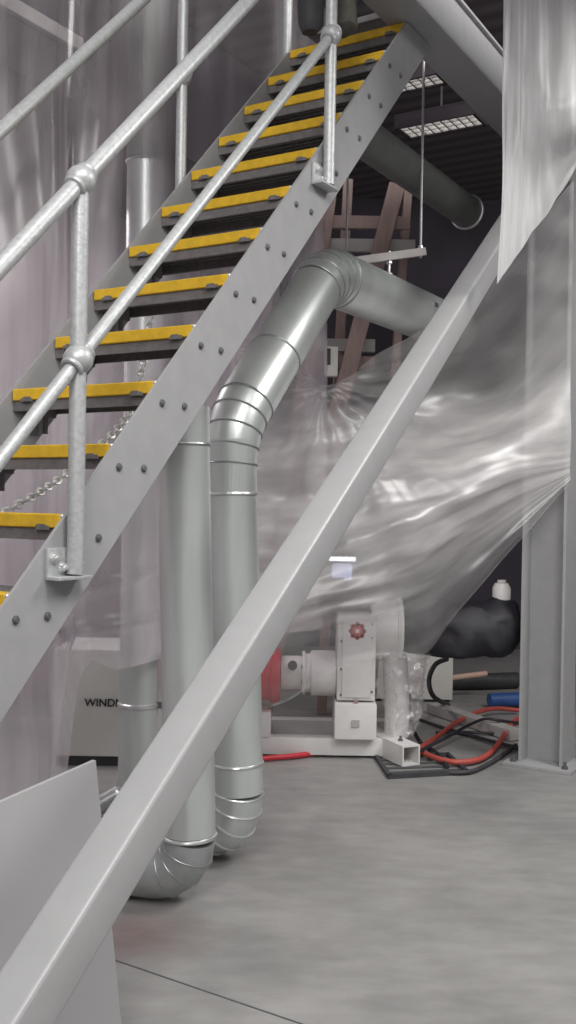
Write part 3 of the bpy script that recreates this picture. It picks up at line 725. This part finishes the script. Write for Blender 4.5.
hose('hose', [FL(448, 768, .015), FL(475, 766, .02), FL(496, 756, .02), FL(510, 746, .02), FL(520, 738, .02)], .012, 'dark', 'thin grey hose curving from the dark tray to the column foot', 'hose', 30, 'hoses by the column')
hose('hose', [Q(412, 690, 6.05), Q(414, 716, 6.05), FL(424, 738, .03), FL(440, 748, .02), FL(452, 762, .02)], .013, 'black', 'black hose dropping from the film wrap to the floor tray', 'hose', 30, 'hoses by the column')
hose('pipe', [FL(250, 762, .02), FL(275, 759, .02), FL(300, 756, .02), FL(322, 752, .02)], .016, 'red', 'red pipe lying on the floor under the white frame', 'pipe', 20)
# floor bar, blue roll, stick
a = FL(436, 703, .04); b2 = FL(520, 728, .04); dv = (b2-a)
tag(MB().box((a+b2)/2, (dv.normalized(), Z.cross(dv.normalized()), Z), (dv.length, .10, .07), .004).build('floor_bar', M['grey_bar'], None), 'grey timber bar lying on the floor behind the hoses', 'bar')
bl0 = FL(486, 690, .09)
tag(MB().tube([V((bl0.x+.05, bl0.y, .06)), V((bl0.x+.5, bl0.y+.1, .06))], [.05, .058], 18).build('blue_roll', M['blue'], None), 'blue roll lying on the floor beyond the column', 'roll')
dk0 = FL(458, 688, .05)
mb = MB().tube([V((dk0.x, dk0.y+.4, .065)), V((dk0.x+.3, dk0.y+.45, .075)), V((dk0.x+.6, dk0.y+.5, .065))], .07, 14)
for v in mb.bm.verts:
    v.co += V((0, nz(v.co.x*6, v.co.z*6)*.05, nz(v.co.x*5, v.co.z*8, 3)*.05))
    v.co.z = max(.002, v.co.z)
tag(mb.build('dark_tarpaulin', M['dark'], None), 'dark folded tarpaulin on the floor behind the pale stick and blue roll', 'tarpaulin')
s0 = Q(452, 674, 7.55); s1 = Q(494, 664, 7.65)
tag(MB().tube([V((s0.x, 7.75, .155)), V((s1.x, 7.82, .19))], .022, 10).build('wooden_stick', M['pale_timber'], None), 'pale orange wooden stick resting on the dark tarpaulin', 'stick')
# dark tray on the floor
tp_ = [FL(379, 754, .0), FL(452, 752, .0), FL(472, 769, .0), FL(394, 776, .0)]
tr_ = thing('floor_tray', 'dark flat metal tray on the floor below the open frame tube', 'tray', sum(tp_, V((0, 0, 0)))/4)
fr = MB()
cen = sum(tp_, V((0, 0, 0)))/4
for i in range(4):
    a = tp_[i]; b2 = tp_[(i+1) % 4]; dv = (b2-a); dn = dv.normalized()
    fr.box((a+b2)/2+Z*.012, (dn, Z.cross(dn), Z), (dv.length+.02, .022, .024))
fr.build('rim', M['dark'], tr_, False)
gg = MB()
for i in range(1, 5):
    a = tp_[0].lerp(tp_[3], i/5); b2 = tp_[1].lerp(tp_[2], i/5); dn = (b2-a).normalized()
    gg.box((a+b2)/2+Z*.007, (dn, Z.cross(dn), Z), ((b2-a).length-.03, .02, .008))
gg.build('slats', M['bolt'], tr_, False)

# ------------------------------------------------------------------ mezzanine and clutter behind the curtain
mz = thing('mezzanine', 'dark mezzanine edge high behind the plastic curtain', 'mezzanine', S(.8, 2.3, 2.05))
MB().box(S(2.2, 2.7, 2.98), (d, l, Z), (6.4, 1.3, .88), .01).build('slab', M['mezz'], mz)
MB().box(S(1.5, 2.03, 2.86), (d, l, Z), (1.9, .05, .08), .01).build('edge_rail', M['grey_bar'], mz)

# ------------------------------------------------------------------ lights
def area(name, loc, aim, sx, sy, power, col=(1, .98, .96)):
    L = bpy.data.lights.new(name, 'AREA'); L.shape = 'RECTANGLE'; L.size = sx; L.size_y = sy; L.energy = power; L.color = col
    o = bpy.data.objects.new(name, L); C.objects.link(o); o.location = loc
    o.rotation_euler = (V(aim)-V(loc)).to_track_quat('-Z', 'Y').to_euler(); return o
area('hall_lamp', (1.3, .6, 5.0), (.9, 4.0, .5), 1.6, 2.4, 160)
area('hall_lamp', (-.9, -1.4, 4.6), (-.1, 3.2, 1.0), 1.6, 2.4, 150)
area('hall_lamp', (3.2, 3.6, 4.6), (1.2, 5.4, 1.2), 1.2, 1.6, 135)
area('hall_lamp', (-2.3, 6.0, 3.4), (-2.9, 6.4, .6), .6, 2.4, 62, (1, .95, .97))
w = bpy.data.worlds.new('World'); scene.world = w; w.use_nodes = True
w.node_tree.nodes['Background'].inputs[0].default_value = (.98, .96, 1, 1); w.node_tree.nodes['Background'].inputs[1].default_value = .24

# ------------------------------------------------------------------ camera
cam = bpy.data.cameras.new('Camera'); co = bpy.data.objects.new('Camera', cam); C.objects.link(co)
fw = V((0, .99995894, -.00906137)); rt = V((.999865108, .000148829, .0164238881)); upv = V((-.01642456, .00906015, .99982406))
co.matrix_world = Matrix(((rt.x, upv.x, -fw.x, 0), (rt.y, upv.y, -fw.y, 0), (rt.z, upv.z, -fw.z, 1.5), (0, 0, 0, 1)))
cam.sensor_fit = 'VERTICAL'; cam.sensor_height = 24; cam.sensor_width = 13.5; cam.lens = 24*1000/1024; cam.clip_start = .05
scene.camera = co
vs_ = scene.view_settings; vs_.view_transform = 'Standard'; vs_.look = 'None'; vs_.gamma = 1; vs_.use_curve_mapping = False; vs_.exposure = -0.05
